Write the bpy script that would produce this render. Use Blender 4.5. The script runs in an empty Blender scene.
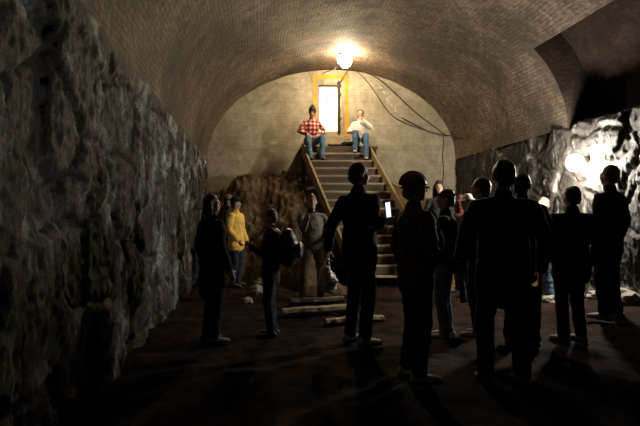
import bpy, bmesh, math, random
from mathutils import Vector, Matrix, noise, Euler
random.seed(7)
S = bpy.context.scene
COL = S.collection
F, VX, VY, CH = 520.0, 254.0, 217.0, 1.37        # focal length in px, vanishing point, camera height
def X_at(px, Y): return (px - VX) / F * Y
def Z_at(py, Y): return CH + (VY - py) / F * Y
def P(px, py, Y): return Vector((X_at(px, Y), Y, Z_at(py, Y)))
XL, XR, YE, ZS = -1.21, 5.19, 13.4, 2.85          # side walls, end wall, spring height
XC, RA, RB = 1.99, 3.2, 2.31
def lerp(a, b, t): return a + (b - a) * t
def clamp(v, a=0.0, b=1.0): return max(a, min(b, v))
def smooth(t): t = clamp(t); return t * t * (3 - 2 * t)
def interp(tab, x):
    if x <= tab[0][0]: return tab[0][1]
    for (a, va), (b, vb) in zip(tab, tab[1:]):
        if x <= b: return lerp(va, vb, (x - a) / (b - a))
    return tab[-1][1]

# ------------------------------------------------------------------ materials
def new_mat(name):
    m = bpy.data.materials.new(name); m.use_nodes = True
    return m, m.node_tree, m.node_tree.nodes['Principled BSDF']
def ramp(nt, fac, stops):
    r = nt.nodes.new('ShaderNodeValToRGB')
    while len(r.color_ramp.elements) < len(stops): r.color_ramp.elements.new(0.5)
    for e, (p, c) in zip(r.color_ramp.elements, stops):
        e.position = p; e.color = (*c, 1)
    nt.links.new(fac, r.inputs[0]); return r.outputs[0]
def coords(nt, scale=(1, 1, 1), kind='Object', rot=(0, 0, 0)):
    tc = nt.nodes.new('ShaderNodeTexCoord'); mp = nt.nodes.new('ShaderNodeMapping')
    mp.inputs['Scale'].default_value = scale; mp.inputs['Rotation'].default_value = rot
    nt.links.new(tc.outputs[kind], mp.inputs[0]); return mp.outputs[0]
def noise_n(nt, vec, scale, detail=6, rough=0.6, dist=0.0):
    n = nt.nodes.new('ShaderNodeTexNoise'); n.inputs['Scale'].default_value = scale
    n.inputs['Detail'].default_value = detail; n.inputs['Roughness'].default_value = rough
    n.inputs['Distortion'].default_value = dist
    nt.links.new(vec, n.inputs['Vector']); return n.outputs[0]
def mix(nt, fac, a, b, mode='MIX'):
    m = nt.nodes.new('ShaderNodeMix'); m.data_type = 'RGBA'; m.blend_type = mode
    for sock, v in ((0, fac), (6, a), (7, b)):
        if isinstance(v, (int, float)): m.inputs[sock].default_value = v
        elif isinstance(v, tuple): m.inputs[sock].default_value = (*v, 1)
        else: nt.links.new(v, m.inputs[sock])
    return m.outputs[2]
def bump(nt, bs, h, strength=0.5, dist=0.02):
    b = nt.nodes.new('ShaderNodeBump'); b.inputs['Strength'].default_value = strength
    b.inputs['Distance'].default_value = dist
    nt.links.new(h, b.inputs['Height']); nt.links.new(b.outputs[0], bs.inputs['Normal'])
def simple(name, col, rough=0.8, metal=0.0, var=0.35, scale=12, bmp=0.25):
    m, nt, bs = new_mat(name)
    v = coords(nt); n = noise_n(nt, v, scale, 5)
    d = tuple(c * (1 - var) for c in col); l = tuple(min(1, c * (1 + var)) for c in col)
    nt.links.new(ramp(nt, n, [(0.3, d), (0.7, l)]), bs.inputs['Base Color'])
    bs.inputs['Specular IOR Level'].default_value = 0.5 if rough < .6 else 0.15
    bs.inputs['Roughness'].default_value = rough; bs.inputs['Metallic'].default_value = metal
    if bmp: bump(nt, bs, noise_n(nt, v, scale * 3, 4), bmp, 0.01)
    return m
def emit(name, col, s):
    m, nt, bs = new_mat(name)
    bs.inputs['Emission Color'].default_value = (*col, 1); bs.inputs['Emission Strength'].default_value = s
    bs.inputs['Base Color'].default_value = (*col, 1)
    # slightly uneven glass envelope
    n = noise_n(nt, coords(nt), 20); nt.links.new(ramp(nt, n, [(0, (.2, .2, .2)), (1, (.4, .4, .4))]), bs.inputs['Roughness'])
    return m

def brick_mat():
    m, nt, bs = new_mat('vault_brick')
    tc = nt.nodes.new('ShaderNodeTexCoord')
    # UV = (metres along the tunnel, metres of arc)
    b = nt.nodes.new('ShaderNodeTexBrick')
    b.inputs['Scale'].default_value = 1.0
    b.inputs['Brick Width'].default_value = 0.21; b.inputs['Row Height'].default_value = 0.066
    b.inputs['Mortar Size'].default_value = 0.009; b.inputs['Mortar Smooth'].default_value = 0.3
    b.inputs['Color1'].default_value = (0.25, 0.25, 0.25, 1); b.inputs['Color2'].default_value = (0.75, 0.75, 0.75, 1)
    b.inputs['Mortar'].default_value = (0.0, 0.0, 0.0, 1)
    nz_ = nt.nodes.new('ShaderNodeTexNoise'); nz_.inputs['Scale'].default_value = 2.2; nz_.inputs['Detail'].default_value = 3
    nt.links.new(tc.outputs['UV'], nz_.inputs['Vector'])
    vm = nt.nodes.new('ShaderNodeVectorMath'); vm.operation = 'MULTIPLY_ADD'; vm.inputs[1].default_value = (.05, .05, 0)
    nt.links.new(nz_.outputs['Color'], vm.inputs[0]); nt.links.new(tc.outputs['UV'], vm.inputs[2])
    nt.links.new(vm.outputs[0], b.inputs['Vector'])
    v = coords(nt); big = noise_n(nt, v, 0.55, 6, 0.62, 0.4); mid = noise_n(nt, v, 2.6, 8, 0.7)
    vs = coords(nt, (0.6, 2.2, 0.6)); streak = noise_n(nt, vs, 1.9, 10, 0.75, 0.5)
    base = ramp(nt, b.outputs['Color'], [(0.0, (0.06, 0.045, 0.032)), (0.25, (0.16, 0.10, 0.06)), (0.75, (0.26, 0.17, 0.105))])
    grey = ramp(nt, mid, [(0.3, (0.10, 0.082, 0.062)), (0.7, (0.25, 0.205, 0.155))])
    c = mix(nt, ramp(nt, streak, [(0.44, (0, 0, 0)), (0.60, (0.9, 0.9, 0.9))]), base, grey)
    c = mix(nt, ramp(nt, streak, [(0.34, (0.7, 0.7, 0.7)), (0.46, (0, 0, 0))]), c, (0.05, 0.036, 0.026))
    rust = noise_n(nt, v, 1.4, 4, .5, .3)
    c = mix(nt, ramp(nt, rust, [(0.62, (0, 0, 0)), (0.70, (0.6, 0.6, 0.6))]), c, (0.30, 0.13, 0.055))
    c = mix(nt, ramp(nt, big, [(0.40, (0.85, 0.85, 0.85)), (0.60, (0, 0, 0))]), c, (0.038, 0.032, 0.028))
    fn = noise_n(nt, v, 11, 10, 0.8)
    c = mix(nt, ramp(nt, fn, [(0.40, (0.75, 0.75, 0.75)), (0.56, (0, 0, 0))]), c, (0.03, 0.025, 0.02))
    c = mix(nt, ramp(nt, fn, [(0.58, (0, 0, 0)), (0.72, (0.6, 0.6, 0.6))]), c, (0.36, 0.31, 0.24))
    nt.links.new(c, bs.inputs['Base Color']); bs.inputs['Roughness'].default_value = 0.8; bs.inputs['Specular IOR Level'].default_value = 0.2
    h = mix(nt, 0.5, b.outputs['Color'], mid)
    bump(nt, bs, h, 0.9, 0.03)
    return m
def stone_mat(name, pale, dark, brown, lo=0.42, hi=0.62):
    m, nt, bs = new_mat(name)
    v = coords(nt, (1, 1, 0.6)); v2 = coords(nt)
    drip = noise_n(nt, v, 2.2, 12, 0.70, 0.35); fine = noise_n(nt, v2, 16, 10, 0.8)
    br = noise_n(nt, v2, 1.1, 5, 0.6, 0.3)
    c = ramp(nt, drip, [(lo - 0.08, dark), (lo + 0.05, brown), (hi, pale), (hi + 0.12, tuple(min(1, x * 1.6) for x in pale))])
    c = mix(nt, ramp(nt, br, [(0.47, (0, 0, 0)), (0.56, (0.9, 0.9, 0.9))]), c, mix(nt, fine, dark, brown))
    ws = noise_n(nt, coords(nt, (1, 1, 0.18)), 5.5, 8, 0.7, 0.2)       # mineral runs down the face
    c = mix(nt, ramp(nt, ws, [(0.57, (0, 0, 0)), (0.66, (0.55, 0.55, 0.55))]), c, pale)
    c = mix(nt, ramp(nt, ws, [(0.34, (0.85, 0.85, 0.85)), (0.42, (0, 0, 0))]), c, dark)
    grit = noise_n(nt, v2, 45, 6, 0.8)
    c = mix(nt, ramp(nt, grit, [(0.42, (0.6, 0.6, 0.6)), (0.52, (0, 0, 0))]), c, dark)
    c = mix(nt, ramp(nt, fine, [(0.35, (0.75, 0.75, 0.75)), (0.55, (0, 0, 0))]), c, dark)
    nt.links.new(c, bs.inputs['Base Color']); bs.inputs['Roughness'].default_value = 0.7
    bs.inputs['Specular IOR Level'].default_value = 0.25
    bump(nt, bs, mix(nt, 0.6, drip, fine), 1.0, 0.05)
    return m
def concrete_mat():
    m, nt, bs = new_mat('bulkhead_concrete')
    v = coords(nt); n1 = noise_n(nt, v, 1.2, 7, 0.65, 0.4); n2 = noise_n(nt, v, 9, 8, 0.7)
    n1 = noise_n(nt, v, 1.6, 10, 0.72, 0.8)
    c = ramp(nt, n1, [(0.3, (0.17, 0.138, 0.09)), (0.5, (0.31, 0.265, 0.18)), (0.7, (0.42, 0.37, 0.27))])
    c = mix(nt, ramp(nt, n2, [(0.35, (0.45, 0.45, 0.45)), (0.6, (0, 0, 0))]), c, (0.16, 0.13, 0.09))
    # form-board joints: a large, thin-jointed board pattern in the X-Z plane
    vb = coords(nt, rot=(math.radians(90), 0, 0))
    b = nt.nodes.new('ShaderNodeTexBrick'); b.inputs['Scale'].default_value = 1
    b.inputs['Brick Width'].default_value = 2.4; b.inputs['Row Height'].default_value = 0.31
    b.inputs['Mortar Size'].default_value = 0.008; b.inputs['Mortar Smooth'].default_value = 0.6
    nt.links.new(vb, b.inputs['Vector'])
    c = mix(nt, mix(nt, 1.0, b.outputs['Fac'], (0.45, 0.45, 0.45), 'MULTIPLY'), c, (0.10, 0.08, 0.055))
    nt.links.new(c, bs.inputs['Base Color']); bs.inputs['Roughness'].default_value = 0.85
    bump(nt, bs, mix(nt, 0.5, n1, n2), 0.6, 0.02)
    return m
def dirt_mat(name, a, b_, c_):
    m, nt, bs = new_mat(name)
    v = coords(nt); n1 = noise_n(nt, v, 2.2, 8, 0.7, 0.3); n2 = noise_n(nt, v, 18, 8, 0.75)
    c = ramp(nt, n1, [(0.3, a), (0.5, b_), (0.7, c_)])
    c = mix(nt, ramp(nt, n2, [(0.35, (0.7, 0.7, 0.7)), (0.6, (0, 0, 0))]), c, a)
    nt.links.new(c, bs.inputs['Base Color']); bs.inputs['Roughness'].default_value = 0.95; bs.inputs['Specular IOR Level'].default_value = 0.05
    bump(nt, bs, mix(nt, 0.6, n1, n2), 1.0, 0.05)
    return m
def wood_mat(name, a, b_):
    m, nt, bs = new_mat(name)
    v = coords(nt, (1, 9, 9)); n = noise_n(nt, v, 3, 7, 0.65, 0.5)
    nt.links.new(ramp(nt, n, [(0.3, a), (0.7, b_)]), bs.inputs['Base Color'])
    bs.inputs['Roughness'].default_value = 0.75; bump(nt, bs, n, 0.5, 0.01)
    return m
def plaid_mat():
    m, nt, bs = new_mat('red_plaid')
    v = coords(nt)
    def bands(direction):
        w = nt.nodes.new('ShaderNodeTexWave'); w.bands_direction = direction
        w.inputs['Scale'].default_value = 3.2; nt.links.new(v, w.inputs['Vector'])
        return ramp(nt, w.outputs['Fac'], [(0.4, (0, 0, 0)), (0.6, (1, 1, 1))])
    f = mix(nt, 0.5, bands('X'), bands('Z'))
    c = ramp(nt, f, [(0.0, (0.10, 0.015, 0.015)), (0.5, (0.42, 0.06, 0.05)), (1.0, (0.72, 0.50, 0.42))])
    nt.links.new(c, bs.inputs['Base Color']); bs.inputs['Roughness'].default_value = 0.9
    return m

M = dict(
    brick=brick_mat(),
    stoneL=stone_mat('stone_wall_grey', (0.46, 0.51, 0.50), (0.016, 0.013, 0.012), (0.075, 0.055, 0.045), .44, .60),
    stoneR=stone_mat('stone_wall_pale', (0.33, 0.32, 0.29), (0.010, 0.008, 0.007), (0.035, 0.029, 0.023), 0.49, 0.66),
    concrete=concrete_mat(),
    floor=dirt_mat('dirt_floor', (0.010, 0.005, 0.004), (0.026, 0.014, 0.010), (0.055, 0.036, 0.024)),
    heap=dirt_mat('earth_heap', (0.03, 0.02, 0.012), (0.12, 0.083, 0.05), (0.24, 0.175, 0.11)),
    heapR=dirt_mat('earth_heap_red', (0.05, 0.026, 0.012), (0.16, 0.09, 0.04), (0.26, 0.16, 0.08)),
    recess_shade=dirt_mat('recess_shade_brick', (0.010, 0.007, 0.005), (0.026, 0.018, 0.014), (0.042, 0.029, 0.022)),  # shade put into the colour of the vault recess
    rock=simple('rock', (0.26, 0.23, 0.19), 0.8, scale=8),
    wood=wood_mat('weathered_wood', (0.16, 0.11, 0.055), (0.42, 0.32, 0.18)),
    wood_dark=wood_mat('dark_wood', (0.03, 0.02, 0.012), (0.09, 0.06, 0.033)),
    orange=simple('orange_paint', (0.62, 0.24, 0.03), 0.7, var=0.25, scale=6),
    chalk=simple('chalk', (0.5, 0.47, 0.38), 0.9),
    rust=simple('rusted_iron', (0.06, 0.045, 0.035), 0.7, 0.4, scale=20),
    cable=simple('black_cable', (0.02, 0.018, 0.016), 0.5),
    steel=simple('dull_steel', (0.30, 0.30, 0.30), 0.45, 0.7),
    skin=simple('skin', (0.50, 0.29, 0.20), 0.55, var=0.08, bmp=0.05),
    eye=simple('eye_dark', (0.03, 0.02, 0.02), 0.3, bmp=0),
    lip=simple('lips', (0.40, 0.16, 0.13), 0.5, var=0.1, bmp=0),
    hair_dark=simple('hair_dark', (0.022, 0.015, 0.012), 0.5, scale=40, bmp=0.8),
    hair_brown=simple('hair_brown', (0.10, 0.055, 0.03), 0.5, scale=40, bmp=0.8),
    hair_grey=simple('hair_grey', (0.30, 0.27, 0.23), 0.5, scale=40, bmp=0.8),
    black=simple('black_fabric', (0.012, 0.012, 0.014), 0.9),
    navy=simple('navy_fabric', (0.012, 0.016, 0.032), 0.85),
    charcoal=simple('charcoal_fabric', (0.028, 0.026, 0.026), 0.9),
    brown=simple('brown_fabric', (0.05, 0.033, 0.024), 0.9),
    olive=simple('olive_fabric', (0.10, 0.08, 0.045), 0.9),
    greyshirt=simple('grey_brown_fabric', (0.17, 0.145, 0.115), 0.9),
    khaki=simple('khaki_fabric', (0.17, 0.13, 0.085), 0.9),
    yellow=simple('yellow_fabric', (0.95, 0.58, 0.14), 0.8, var=0.12),
    white=simple('white_fabric', (0.78, 0.74, 0.67), 0.85, var=0.1),
    cream=simple('cream_fabric', (0.74, 0.66, 0.56), 0.85, var=0.1),
    denim=simple('blue_denim', (0.10, 0.17, 0.25), 0.9, scale=25),
    denim_dark=simple('dark_denim', (0.025, 0.035, 0.06), 0.9, scale=25),
    maroon=simple('maroon_fabric', (0.09, 0.022, 0.018), 0.8),
    helmet=simple('brown_red_plastic', (0.17, 0.045, 0.035), 0.35, var=0.1, bmp=0.02),
    shoe=simple('shoe_leather', (0.12, 0.10, 0.085), 0.6),
    shoe_pale=simple('pale_shoe', (0.42, 0.38, 0.32), 0.7),
    blue_pack=simple('blue_nylon', (0.022, 0.035, 0.07), 0.4, scale=20),
    glow_face=emit('added_strip_glow', (0.82, 0.92, 1.0), 1.3), plaid=plaid_mat(), plaster=simple('pale_plaster', (0.75, 0.68, 0.52), 0.9, var=.15, scale=3),  # the white emitter is added to make an unidentified strip bright
    bulb=emit('lamp_glass_warm', (1.0, 0.80, 0.52), 340),
    bulb2=emit('lamp_glass_white', (1.0, 0.93, 0.80), 960),
    bulb3=emit('lamp_glass_amber', (1.0, 0.76, 0.40), 2400),
)
def plastic():
    m, nt, bs = new_mat('white_plastic_film')
    n = noise_n(nt, coords(nt), 14, 5)
    nt.links.new(ramp(nt, n, [(0.3, (0.55, 0.53, 0.5)), (0.7, (0.8, 0.78, 0.75))]), bs.inputs['Base Color'])
    bs.inputs['Roughness'].default_value = 0.35; bs.inputs['Subsurface Weight'].default_value = 0.2
    bump(nt, bs, n, 0.8, 0.03); return m
M['plastic'] = plastic()

# ------------------------------------------------------------------ object helpers
def link(name, me, mat, parent=None, sm=True):
    o = bpy.data.objects.new(name, me); COL.objects.link(o)
    if mat: me.materials.clear(); me.materials.append(mat)
    if parent: o.parent = parent
    if sm:
        for p in me.polygons: p.use_smooth = True
    return o
def obj(name, bm, mat, parent=None, sm=False):
    bmesh.ops.recalc_face_normals(bm, faces=bm.faces)
    me = bpy.data.meshes.new(name); bm.to_mesh(me); bm.free()
    return link(name, me, mat, parent, sm)
def tag(o, label, cat, group=None):
    o['label'] = label; o['category'] = cat
    if group: o['group'] = group
    return o
def struct(o): o['kind'] = 'structure'; return o
def empty(name, loc, rz=0.0):
    o = bpy.data.objects.new(name, None); COL.objects.link(o)
    o.location = loc; o.rotation_euler = (0, 0, rz); o.empty_display_size = 0.2
    return o
def box(bm, c, s, rot=None):
    r = bmesh.ops.create_cube(bm, size=1.0)
    mt = Matrix.Translation(c) @ (rot.to_4x4() if rot else Matrix()) @ Matrix.Diagonal((*s, 1))
    bmesh.ops.transform(bm, matrix=mt, verts=r['verts'])
def bevel(bm, w=0.006, seg=1):
    bmesh.ops.bevel(bm, geom=bm.edges[:], offset=w, segments=seg, affect='EDGES')
def sphere(bm, c, r, seg=12, rot=None):
    if isinstance(r, (int, float)): r = (r, r, r)
    q = bmesh.ops.create_uvsphere(bm, u_segments=seg, v_segments=max(6, seg * 2 // 3), radius=1.0)
    mt = Matrix.Translation(c) @ (rot.to_4x4() if rot else Matrix()) @ Matrix.Diagonal((*r, 1))
    bmesh.ops.transform(bm, matrix=mt, verts=q['verts'])
def loft(bm, pts, ra, rb=None, side=None, n=12, cap=True):
    """closed tube through pts with elliptical sections ra (along side) x rb"""
    pts = [Vector(p) for p in pts]; rb = rb or ra
    side = Vector(side) if side else None
    P2, A, B = list(pts), list(ra), list(rb)
    if cap:       # rounded ends
        t0 = (pts[0] - pts[1]).normalized(); t1 = (pts[-1] - pts[-2]).normalized()
        h0 = min(A[0], B[0]); h1 = min(A[-1], B[-1])
        P2 = [pts[0] + t0 * h0 * 0.85, pts[0] + t0 * h0 * 0.5] + P2 + [pts[-1] + t1 * h1 * 0.5, pts[-1] + t1 * h1 * 0.85]
        A = [A[0] * 0.4, A[0] * 0.85] + A + [A[-1] * 0.85, A[-1] * 0.4]
        B = [B[0] * 0.4, B[0] * 0.85] + B + [B[-1] * 0.85, B[-1] * 0.4]
    rings = []
    prev = None
    for i, p in enumerate(P2):
        t = (P2[min(i + 1, len(P2) - 1)] - P2[max(i - 1, 0)]).normalized()
        s = side or prev or (Vector((1, 0, 0)) if abs(t.x) < 0.9 else Vector((0, 1, 0)))
        a = s - t * s.dot(t)
        if a.length < 1e-4: a = Vector((0, 1, 0)) - t * t.y
        a.normalize(); prev = a; b = t.cross(a)
        rings.append([bm.verts.new(p + a * math.cos(2 * math.pi * k / n) * A[i] + b * math.sin(2 * math.pi * k / n) * B[i]) for k in range(n)])
    for r0, r1 in zip(rings, rings[1:]):
        for k in range(n):
            bm.faces.new((r0[k], r0[(k + 1) % n], r1[(k + 1) % n], r1[k]))
    bm.faces.new(rings[0][::-1]); bm.faces.new(rings[-1])
QUEUE = []
def remeshed(name, bm, mat, parent, voxel=0.012, smooth_it=3, wrinkle=0.0, seed=0):
    """union of the overlapping closed tubes in bm as one continuous skin (evaluated in one go at the end)"""
    bmesh.ops.recalc_face_normals(bm, faces=bm.faces)
    me = bpy.data.meshes.new(name); bm.to_mesh(me); bm.free()
    t = bpy.data.objects.new(name, me)
    if parent: t.parent = parent
    QUEUE.append((t, mat, voxel, smooth_it, wrinkle, seed)); return t
def flush_queue():
    held = list(COL.objects)
    for o in held: COL.objects.unlink(o)
    for (t, mat, voxel, it, wr, seed) in QUEUE:
        COL.objects.link(t)
        md = t.modifiers.new('r', 'REMESH'); md.mode = 'VOXEL'; md.voxel_size = voxel
        if it: sm = t.modifiers.new('s', 'SMOOTH'); sm.iterations = it; sm.factor = 0.5
    dg = bpy.context.evaluated_depsgraph_get()
    for (t, mat, voxel, it, wr, seed) in QUEUE:
        me2 = bpy.data.meshes.new_from_object(t.evaluated_get(dg)); me2.name = t.name
        if wr:
            co = [0.0] * (3 * len(me2.vertices)); me2.vertices.foreach_get('co', co)
            no = [0.0] * (3 * len(me2.vertices)); me2.vertices.foreach_get('normal', no)
            nz = noise.noise
            for i in range(0, len(co), 3):
                x, y, z = co[i] * 9 + seed, co[i + 1] * 9 + seed * 2, co[i + 2] * 14
                d = wr * (nz((x, y, z)) + .5 * nz((x * 2.3, y * 2.3, z * 2.3)))
                co[i] += no[i] * d; co[i + 1] += no[i + 1] * d; co[i + 2] += no[i + 2] * d
            me2.vertices.foreach_set('co', co)
        me2.polygons.foreach_set('use_smooth', [True] * len(me2.polygons))
        me2.materials.clear(); me2.materials.append(mat)
        me2.update()
        QM.append((t, me2))
    for t, me2 in QM:
        t.modifiers.clear(); t.data = me2
    for o in held: COL.objects.link(o)
QM = []

# ------------------------------------------------------------------ terrain
LEFT_CREST = [(-1.3, 2.00), (-0.7, 2.02), (-0.25, 2.42), (0.15, 2.35), (0.75, 2.50), (1.3, 2.45)]
RIGHT_CREST = [(2.7, 2.72), (3.2, 2.42), (3.8, 2.05), (4.4, 1.8), (5.3, 1.55)]
def lump(x, y, s=1.0, k=0.0):
    return s * (0.5 * noise.noise(Vector((x * 1.3, y * 1.3, k))) + 0.3 * noise.noise(Vector((x * 3.1, y * 3.1, k + 4))) + 0.14 * noise.noise(Vector((x * 8, y * 8, k + 9))))
def heapL(x, y):
    foot = interp([(-1.3, 10.9), (0.2, 10.7), (0.9, 9.6), (1.4, 10.2)], x)
    t = clamp((y - foot) / (12.7 - foot))
    h = interp(LEFT_CREST, x) * (t ** 0.85) * (1 if y < 12.7 else 1)
    h *= clamp((1.42 - x) / 0.25)
    h += (0.10 * noise.noise(Vector((x * 9, y * 9, 1))) + 0.06 * abs(noise.noise(Vector((x * 19, y * 19, 4))))) * clamp(t * 4) * clamp((1.42 - x) / .3)
    return h + lump(x, y, 0.40, 2) * clamp(t * 3) * clamp((1.42 - x) / 0.3) * (1 - 0.6 * smooth((t - .8) / .2))
def heapR(x, y):
    foot = interp([(2.6, 10.9), (3.6, 9.7), (5.3, 9.9)], x)
    t = clamp((y - foot) / (12.9 - foot))
    return interp(RIGHT_CREST, x) * t * clamp((x - 2.6) / 0.25) + lump(x, y, 0.22, 7) * clamp(t * 3) * clamp((x - 2.6) / .3)
def floor_h(x, y):
    h = lump(x, y, 0.10) + lump(x * 3, y * 3, 0.03, 3)
    h += 0.22 * smooth((x - 3.7) / 1.2) * smooth((y - 3) / 2) * (1 - smooth((y - 7) / 1.5))   # bank along the right wall
    h += 0.10 * math.exp(-((y - 7.6) / 0.5) ** 2) * smooth((x + .2) / .8) * (1 - smooth((x - 2.2) / .6))
    return h
def ground(x, y):
    g = floor_h(x, y)
    if y > 9.2:
        if x < 1.4: g = max(g, heapL(x, y))
        if x > 2.6: g = max(g, heapR(x, y))
    return g
def grid(x0, x1, y0, y1, nx, ny, f, uv=None):
    verts = [f(lerp(x0, x1, i / nx), lerp(y0, y1, j / ny)) for j in range(ny + 1) for i in range(nx + 1)]
    faces = [(j * (nx + 1) + i, j * (nx + 1) + i + 1, (j + 1) * (nx + 1) + i + 1, (j + 1) * (nx + 1) + i) for j in range(ny) for i in range(nx)]
    me = bpy.data.meshes.new('g'); me.from_pydata([tuple(v) for v in verts], [], faces)
    return me
me = grid(-1.7, 5.9, -3, 13.6, 190, 415, lambda x, y: (x, y, floor_h(x, y)))
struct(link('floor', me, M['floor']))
def heap_mesh(h, x0, x1, y0, y1, n, m):
    me = grid(x0, x1, y0, y1, n, m, lambda x, y: (x + 0.05 * noise.noise(Vector((x * 5, y * 5, 1))), y, h(x, y) - 0.06))
    # close to a solid: skirt and underside
    bm = bmesh.new(); bm.from_mesh(me)
    r = bmesh.ops.extrude_face_region(bm, geom=bm.faces[:])
    for v in [g for g in r['geom'] if isinstance(g, bmesh.types.BMVert)]: v.co.z = -0.15
    bmesh.ops.recalc_face_normals(bm, faces=bm.faces); bm.to_mesh(me); bm.free(); return me
o = link('earth_heap', heap_mesh(heapL, -1.19, 1.45, 9.5, 13.38, 130, 190), M['heap'])
tag(o, 'tall brown heap of earth and rubble left of the stairs against the concrete wall', 'earth heap')
o = link('earth_heap', heap_mesh(heapR, 2.6, 5.15, 9.6, 13.38, 80, 105), M['heapR'])
tag(o, 'reddish brown earth bank right of the stairs against the concrete wall', 'earth heap')

def heapF(x, y):
    return -.04 + .30 * math.exp(-((x - 1.35) / .55) ** 2 - ((y - 9.35) / .30) ** 2) + .05 * noise.noise(Vector((x * 7, y * 7, 2)))
o = link('earth_heap', heap_mesh(heapF, .2, 2.5, 8.8, 9.9, 60, 34), M['heap'])
tag(o, 'low spill of pale brown earth on the floor at the foot of the stairs', 'earth heap')

# ------------------------------------------------------------------ side walls, vault, end wall
def stone_d(y, z, k):
    # rough ashlar: irregular blocks, joints where the two nearest cells are equally far, each block at its own depth
    w = 0.22 * noise.noise(Vector((y * 2, z * 2, k)))
    q = Vector((y * 1.15 + w, z * 1.55 + w, k))
    d, pts = noise.voronoi(q, distance_metric='DISTANCE')
    joint = smooth((d[1] - d[0]) / 0.13)
    cell = noise.noise(Vector(pts[0]) * 7.3)
    n = 0.022 * noise.noise(Vector((y * 3.2, z * 2.4, k))) + 0.016 * noise.noise(Vector((y * 9, z * 6.5, k))) + 0.022 * noise.noise(Vector((y * 24, z * 17, k)))
    spall = smooth((noise.noise(Vector((y * 1.3, z * .8, k + 20))) - .12) / .06)     # areas where the facing has fallen away
    return 0.04 * joint + 0.05 * cell + n - 0.05 * spall
def side_wall(name, X, sgn, mat, k, ledge):
    NZ = 130; NY = 820
    def f(v, y):
        if v <= 1.0:
            z = lerp(-0.25, ZS + 0.02 + (0.05 if ledge else .012) * noise.noise(Vector((y * 3, 0, k))) + (0.22 * smooth((7.0 - y) / 1.6) if ledge else 0), v)
            return (X - sgn * ((stone_d(y, z, k) - 0.02) * (1 if ledge else smooth((1 - v) / .06)) + (0 if ledge else .0)), y, z)
        z = ZS + 0.02 + (0.05 if ledge else .012) * noise.noise(Vector((y * 3, 0, k))) + (0.22 * smooth((7.0 - y) / 1.6) if ledge else 0)
        u = (v - 1.0) / 0.12
        return (X - sgn * (stone_d(y, z, k) - 0.02) * (1 - u) * (1 if ledge else 0) + sgn * u * (0.75 if ledge else 0.12), y, z + 0.06 * noise.noise(Vector((y * 4, u * 3, k))) * u + 0.02)
    me = grid(0, 1.12, -3, YE, NZ, NY, f)
    return struct(link(name, me, mat))
side_wall('wall_left', XL, -1, M['stoneL'], 3.3, False)
side_wall('wall_right', XR, 1, M['stoneR'], 8.1, True)

# vault (ceiling) with a recess added to its right haunch, standing for shade
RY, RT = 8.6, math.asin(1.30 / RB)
ts = sorted([i / 96 * math.pi for i in range(97)] + [RT, RT + 0.004])
ys = sorted([lerp(-3, YE + 0.02, j / 110) for j in range(111)] + [RY, RY + 0.01])
bm = bmesh.new(); uvl = bm.loops.layers.uv.new('UVMap')
vs = []
arc = [0.0]
for a, b in zip(ts, ts[1:]):
    arc.append(arc[-1] + math.hypot(RA * (math.cos(b) - math.cos(a)), RB * (math.sin(b) - math.sin(a))))
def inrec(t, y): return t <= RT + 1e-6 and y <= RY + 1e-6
for y in ys:
    row = []
    for t in ts:
        off = 0.5 if inrec(t, y) else 0.0
        off += 0.018 * noise.noise(Vector((t * 3, y * 0.8, 0))) + 0.01 * noise.noise(Vector((t * 9, y * 3, 2)))
        row.append(bm.verts.new((XC + (RA + off) * math.cos(t), y, ZS + (RB + off) * math.sin(t))))
    vs.append(row)
for j in range(len(ys) - 1):
    for i in range(len(ts) - 1):
        f = bm.faces.new((vs[j][i], vs[j][i + 1], vs[j + 1][i + 1], vs[j + 1][i]))
        for lp, (jj, ii) in zip(f.loops, ((j, i), (j, i + 1), (j + 1, i + 1), (j + 1, i))):
            lp[uvl].uv = (ys[jj], arc[ii])
        # recess faces take the near-black brick colour that paints in the shade
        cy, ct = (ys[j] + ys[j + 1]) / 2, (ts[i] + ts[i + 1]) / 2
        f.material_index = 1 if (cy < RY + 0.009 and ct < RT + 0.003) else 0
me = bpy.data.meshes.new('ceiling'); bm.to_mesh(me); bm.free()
me.materials.append(M['brick']); me.materials.append(M['recess_shade'])
o = bpy.data.objects.new('ceiling', me); COL.objects.link(o); struct(o)

# end wall with the doorway hole (door opening in metres)
DX0, DX1, DZ0, DZ1 = X_at(319.5, YE), X_at(341, YE), Z_at(131, YE), Z_at(85.5, YE)
bm = bmesh.new(); T = 0.5
def slab(x0, x1, z0, z1, y0=YE, y1=YE + T): box(bm, ((x0 + x1) / 2, (y0 + y1) / 2, (z0 + z1) / 2), (x1 - x0, y1 - y0, z1 - z0))
slab(XL - .5, DX0, -.3, 5.6); slab(DX1, XR + .9, -.3, 5.6); slab(DX0, DX1, -.3, DZ0); slab(DX0, DX1, DZ1, 5.6)
struct(obj('wall_back', bm, M['concrete']))
# chamber beyond the doorway
bm = bmesh.new()
a0, a1, b0, b1, c0, c1 = DX0 - .5, DX1 + .5, YE + T, YE + T + .75, DZ0 - .1, DZ1 + .4
slab(a0 - .1, a0, c0, c1, b0, b1); slab(a1, a1 + .1, c0, c1, b0, b1)
slab(a0, a1, c0 - .1, c0, b0, b1); slab(a0, a1, c1, c1 + .1, b0, b1); slab(a0, a1, c0, c1, b1, b1 + .1)
struct(obj('wall_chamber', bm, M['plaster']))
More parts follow.
